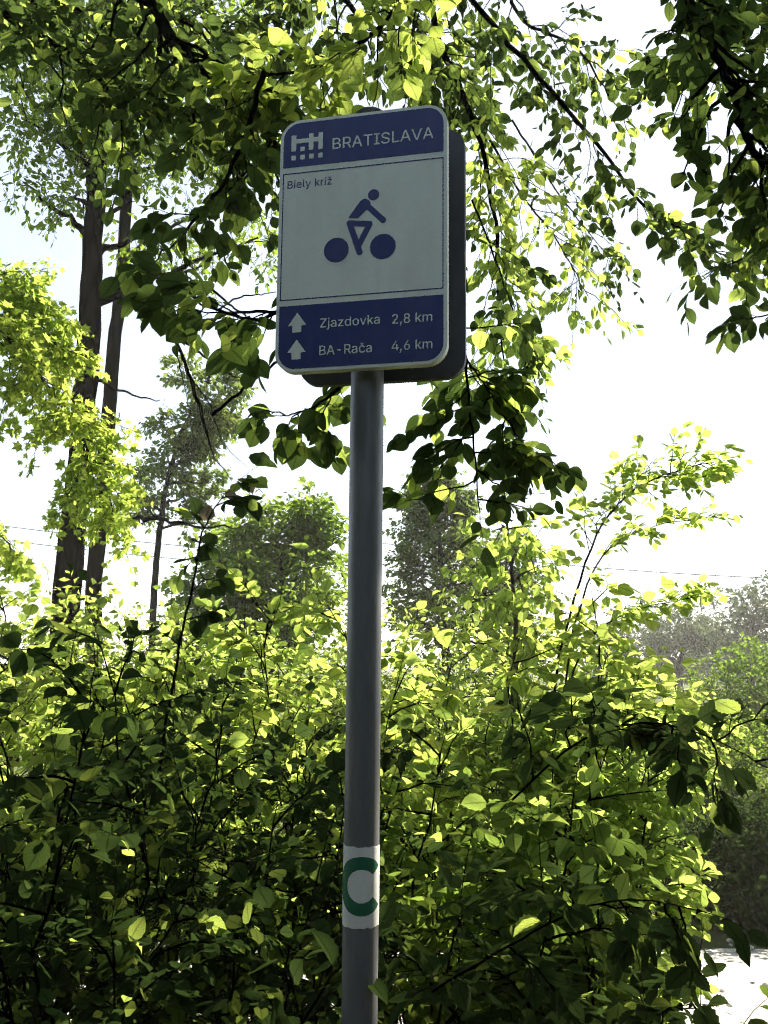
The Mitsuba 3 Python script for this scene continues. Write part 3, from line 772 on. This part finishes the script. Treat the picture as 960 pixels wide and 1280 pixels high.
# front row, shaded
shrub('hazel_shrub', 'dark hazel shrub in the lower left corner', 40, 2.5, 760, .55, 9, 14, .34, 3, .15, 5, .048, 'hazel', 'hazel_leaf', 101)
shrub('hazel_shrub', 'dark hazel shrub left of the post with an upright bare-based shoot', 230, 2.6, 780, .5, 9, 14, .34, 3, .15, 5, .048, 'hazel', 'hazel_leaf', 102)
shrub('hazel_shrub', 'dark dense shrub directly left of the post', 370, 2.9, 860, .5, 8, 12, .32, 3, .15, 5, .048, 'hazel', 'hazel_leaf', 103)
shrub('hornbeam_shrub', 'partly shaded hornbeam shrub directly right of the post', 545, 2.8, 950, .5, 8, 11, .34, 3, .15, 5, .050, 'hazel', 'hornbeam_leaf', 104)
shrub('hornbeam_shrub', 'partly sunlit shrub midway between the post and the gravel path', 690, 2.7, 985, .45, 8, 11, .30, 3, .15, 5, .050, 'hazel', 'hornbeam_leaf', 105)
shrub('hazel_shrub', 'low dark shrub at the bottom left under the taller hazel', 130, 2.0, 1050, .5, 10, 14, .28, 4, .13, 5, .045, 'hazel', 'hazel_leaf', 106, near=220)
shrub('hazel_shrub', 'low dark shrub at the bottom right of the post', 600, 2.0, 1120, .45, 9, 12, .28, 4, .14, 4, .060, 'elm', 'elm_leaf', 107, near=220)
# back row, sunlit
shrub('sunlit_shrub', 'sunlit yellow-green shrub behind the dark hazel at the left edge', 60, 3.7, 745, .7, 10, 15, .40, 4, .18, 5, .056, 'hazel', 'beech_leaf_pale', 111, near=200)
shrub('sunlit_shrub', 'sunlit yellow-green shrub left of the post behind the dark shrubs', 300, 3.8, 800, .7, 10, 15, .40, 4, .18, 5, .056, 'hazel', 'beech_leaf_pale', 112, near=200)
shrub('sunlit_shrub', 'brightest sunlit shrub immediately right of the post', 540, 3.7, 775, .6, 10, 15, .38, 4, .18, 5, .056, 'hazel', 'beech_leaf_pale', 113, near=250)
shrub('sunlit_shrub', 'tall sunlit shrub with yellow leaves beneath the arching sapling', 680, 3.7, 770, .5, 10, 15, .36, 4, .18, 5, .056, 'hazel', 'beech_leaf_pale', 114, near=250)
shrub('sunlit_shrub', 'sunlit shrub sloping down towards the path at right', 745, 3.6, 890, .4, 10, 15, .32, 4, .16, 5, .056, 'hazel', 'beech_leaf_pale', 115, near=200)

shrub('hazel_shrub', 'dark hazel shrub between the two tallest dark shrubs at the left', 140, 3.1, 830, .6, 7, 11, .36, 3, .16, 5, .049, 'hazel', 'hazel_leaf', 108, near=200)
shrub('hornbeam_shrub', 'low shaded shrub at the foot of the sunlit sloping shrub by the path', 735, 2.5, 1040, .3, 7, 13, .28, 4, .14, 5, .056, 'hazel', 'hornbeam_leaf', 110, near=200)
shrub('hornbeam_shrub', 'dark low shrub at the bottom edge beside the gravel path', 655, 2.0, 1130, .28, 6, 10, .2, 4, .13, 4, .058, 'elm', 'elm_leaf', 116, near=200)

# elm branches near at right
bough('elm_branch', 'near elm branch with large toothed dark leaves arching to the right edge', 'branch',
      [(640, 1000, 2.0), (720, 930, 1.95), (790, 905, 1.9), (870, 915, 1.85), (960, 960, 1.85)], .0024, .0011, 10, .16, 4, .09, 4, .060, 'elm', 'elm_leaf', 121, droop=.2, hang=.5, face=.7, flat=False, angle=60, up=.15, near=200)
bough('elm_branch', 'lowest near elm branch with toothed leaves hanging in front of the gravel path', 'branch',
      [(540, 1240, 1.85), (640, 1180, 1.8), (730, 1135, 1.75), (800, 1125, 1.7), (880, 1140, 1.7)], .0022, .0010, 8, .10, 3, .06, 4, .054, 'elm', 'elm_leaf', 123, droop=.2, hang=.35, face=.7, flat=False, angle=60, near=200)
# arching sapling
bough('beech_sapling', 'slender sapling with pale leaves arching to the upper right into white sky', 'sapling',
      [(680, 1080, 4.4), (695, 850, 4.4), (720, 740, 4.4), (750, 660, 4.4), (790, 615, 4.4), (840, 590, 4.4), (890, 578, 4.4)], .007, .0012, 28, .38, 3, .13, 5, .058, 'beech', 'beech_leaf_pale', 131, droop=.1, hang=.2, lo=.42, near=200, jit=.6, sectaper=.65)
bough('beech_sapling', 'thin leafy shoot reaching right just above the far trees', 'sapling',
      [(700, 1000, 4.5), (715, 850, 4.5), (745, 790, 4.5), (800, 762, 4.5), (880, 745, 4.5)], .006, .0015, 16, .17, 3, .10, 5, .058, 'beech', 'beech_leaf_pale', 132, droop=.1, hang=.2, lo=.5, near=120, sectaper=.5)
bough('beech_sapling', 'thin leafy shoot reaching right at mid height of the arching sapling', 'sapling',
      [(690, 1000, 4.5), (715, 800, 4.5), (750, 700, 4.5), (810, 660, 4.5), (895, 645, 4.5)], .006, .001, 15, .15, 2, .10, 5, .052, 'beech', 'beech_leaf_pale', 133, droop=.1, hang=.2, lo=.5, near=120, sectaper=.7)
bough('hazel_shoot', 'thin upright shoot with few leaves rising left of the post', 'shoot',
      [(195, 1000, 2.75), (205, 920, 2.75), (222, 820, 2.75), (240, 740, 2.75), (252, 670, 2.75), (272, 628, 2.75), (300, 600, 2.75)], .005, .001, 9, .14, 2, .08, 3, .062, 'hazel', 'hazel_leaf', 134, lo=.3, near=80, hang=.3, sectaper=.75)

# dead wood
def dead(name, label, lines, seed):
    rng = np.random.default_rng(seed)
    key = thing(name, label, 'branch')
    for px, r0, r1 in lines:
        c = catmull([at(*q) for q in px], 22)
        c[1:-1] += rng.normal(size=(20, 3)) * r0 * .45
        part(key, 'twig', mikit.ply(tubes(c, np.linspace(r0, r1, 22), 6), 'dead_bark', smooth=True))


dead('dead_branch', 'bare crooked grey branch growing right from the thick trunk', [([(105, 668, 8.9), (150, 655, 8.8), (195, 648, 8.7), (240, 658, 8.6), (305, 658, 8.5)], .030, .006), ([(195, 648, 8.7), (176, 655, 8.7), (165, 662, 8.7)], .008, .004),
      ([(108, 460, 8.9), (130, 478, 8.9), (160, 492, 8.8), (200, 500, 8.8)], .022, .004)], 141)
dead('dead_branch', 'bare drooping twigs hanging between the grey trunk and the sign', [
    ([(195, 370, 5), (215, 415, 5), (238, 470, 5), (255, 530, 5), (268, 570, 5), (290, 602, 5)], .010, .002), ([(215, 412, 5), (228, 450, 5), (246, 500, 5), (258, 545, 5), (275, 580, 5)], .007, .0015),
    ([(218, 415, 5), (224, 455, 5), (235, 505, 5), (244, 565, 5)], .005, .0012), ([(212, 415, 5), (245, 438, 5), (280, 463, 5), (304, 476, 5)], .009, .003), ([(240, 475, 5), (262, 505, 5), (280, 555, 5), (310, 585, 5)], .005, .0012)], 142)
dead('dead_branch', 'dead grey twigs crossing behind the large leaves left of the sign', [
    ([(400, 400, 3.4), (340, 390, 3.4), (270, 388, 3.4), (215, 350, 3.4)], .007, .003), ([(270, 388, 3.4), (300, 372, 3.4), (345, 365, 3.4)], .004, .0015), ([(250, 350, 3.4), (300, 390, 3.4), (330, 405, 3.4)], .005, .002), ([(265, 520, 3.4), (300, 490, 3.4), (345, 455, 3.4), (390, 430, 3.4)], .006, .004), ([(265, 290, 3.4), (280, 320, 3.4), (290, 345, 3.4)], .003, .001)], 143)
rng = np.random.default_rng(144)
lv = Leaves([at(262, 632, 2.75), at(290, 610, 2.75), at(306, 600, 2.75)], [[-.3, .2, -1], [.2, .3, -1], [.6, .2, -.5]], [[.3, -1, .2], [-.6, -1, .1], [0, -1, .5]], [.05, .05, .045])
for i in range(3):
    mesh, uv = leaf_mesh(lv.pick(np.array([i])), [leaf_template('hazel', 7, .9, .8, .05, .05, 3)], rng)
    labels[part('hazel_shoot', 'withered_leaf', mikit.ply(mesh, 'dead_leaf', uv=uv))] = {'label': 'curled withered brown leaf near the tip of the thin upright shoot'}

# power lines
for lab, a, b in (('thin overhead cable at the left, upper of two', (-120, 640, 30), (480, 700, 34)), ('thin overhead cable at the left, lower of two', (-120, 658, 30), (480, 716, 34)), ('thin overhead cable at the right crossing the white sky', (560, 690, 34), (1100, 726, 30))):
    k = thing('overhead_cable', lab, 'cable')
    p, q = at(*a), at(*b)
    s = np.linspace(0, 1, 30)[:, None]
    c = p * (1 - s) + q * s
    d = (q - p); c = (p - d * .3) * (1 - s) + (q + d * .3) * s
    c[:, 2] -= .5 * (1 - (2 * s[:, 0] - 1) ** 2) - .3
    scene[k] = mikit.ply(tubes(c, np.full(30, .013), 6), 'cap_plastic', smooth=True)

# the dense wood behind the photographer
rng = np.random.default_rng(161)
cl = []
for a in np.linspace(math.radians(168), math.radians(372), 17):
    for zz, rr in ((1.2, 1.9), (3.9, 2.0)):
        r0 = rng.uniform(9.5, 12)
        cl.append((np.array([r0 * math.cos(a), r0 * math.sin(a) - .5, zz]), np.array([rr, rr, 1.9])))
tw, lv = crown_leaves(cl, 7000, .7, 5, .30, rng, .6, .22, 5, .5)
mesh, uv = leaf_mesh(lv, TPL['far', 'mid'], rng)
scene['woodland'] = mikit.ply(mesh, 'far_leaf'); tag('woodland', 'dense dark wood surrounding the verge behind the viewer', 'woodland', kind='stuff')
TRI[0] += len(mesh.faces)

# the hazy summer air
scene['air'] = {'type': 'homogeneous', 'albedo': {'type': 'rgb', 'value': (.95, .96, .97)}, 'sigma_t': .0021}
scene['camera']['medium'] = {'type': 'ref', 'id': 'air'}
scene['haze'] = {'type': 'cube', 'to_world': T().translate([0, 30, 14]).scale([1600, 1600, 15.5]), 'bsdf': {'type': 'null'}, 'interior': {'type': 'ref', 'id': 'air'}}
tag('haze', 'thin bright summer haze in the air', 'haze', kind='stuff')

# ground cover
rng = np.random.default_rng(151)
n = 2600
p = np.column_stack([rng.uniform(-4, 5, n), rng.uniform(.9, 4.1, n), np.zeros(n)])
p2 = np.column_stack([rng.uniform(-9, 9, 1500), rng.uniform(6.3, 12, 1500), np.zeros(1500)])
p3 = np.column_stack([rng.uniform(-9, 9, 5200), rng.uniform(-9, 1.1, 5200), np.zeros(5200)])
p3 = p3[np.hypot(p3[:, 0], p3[:, 1]) > .55]
p = np.vstack([p, p2, p3])
p[:, 2] = ground_h(p[:, 0], p[:, 1])
p = p[(meshkit.fbm(p * 1.3 + 3, 2) > .4) & ((p[:, 0] < .22 * p[:, 1] + .2) | (p[:, 1] < .6) | (p[:, 1] > 6))]
tw = shoots(p, rng.normal(size=p.shape) * .45 + [0, 0, 1], rng.uniform(.1, .4, len(p)), .1, .1, 4, rng)
mesh, uv = leaf_mesh(leaves_on(tw, 5, .085, rng, lo=.3, hang=.1, face=.6), TPL['hazel', 'mid'], rng)
scene['undergrowth'] = mikit.ply(mesh, 'elm_leaf', uv=uv); tag('undergrowth', 'low leafy undergrowth covering the ground beneath the bushes', 'undergrowth', kind='stuff')
TRI[0] += len(mesh.faces)
# grass along the path
n = 26000
x = rng.uniform(-5, 8, n); side = np.where(x > .8, -1, rng.choice([-1, 1], n))
y = path_mid(x) + side * (.93 + np.abs(rng.normal(size=n)) * .3)
p = np.column_stack([x, y, ground_h(x, y)])
h = rng.uniform(.06, .24, n)[:, None]
a = rng.uniform(0, 2 * np.pi, n)
w = np.column_stack([np.cos(a), np.sin(a), 0 * a]) * .003
ln = rng.normal(size=(n, 3)) * .35 * h
ln[:, 2] = 0
v = np.stack([p - w, p + w, p + ln * .4 + h * [0, 0, .6] + w * .8, p + ln + h * [0, 0, 1]], 1).reshape(-1, 3)
i = np.arange(n)[:, None] * 4
scene['grass'] = mikit.ply((v, np.vstack([i + [0, 1, 2], i + [0, 2, 3]])), 'tree_leaf'); tag('grass', 'grass blades growing along both edges of the gravel path', 'grass', kind='stuff')
print('leaf triangles', TRI[0], 'entries', len(scene))
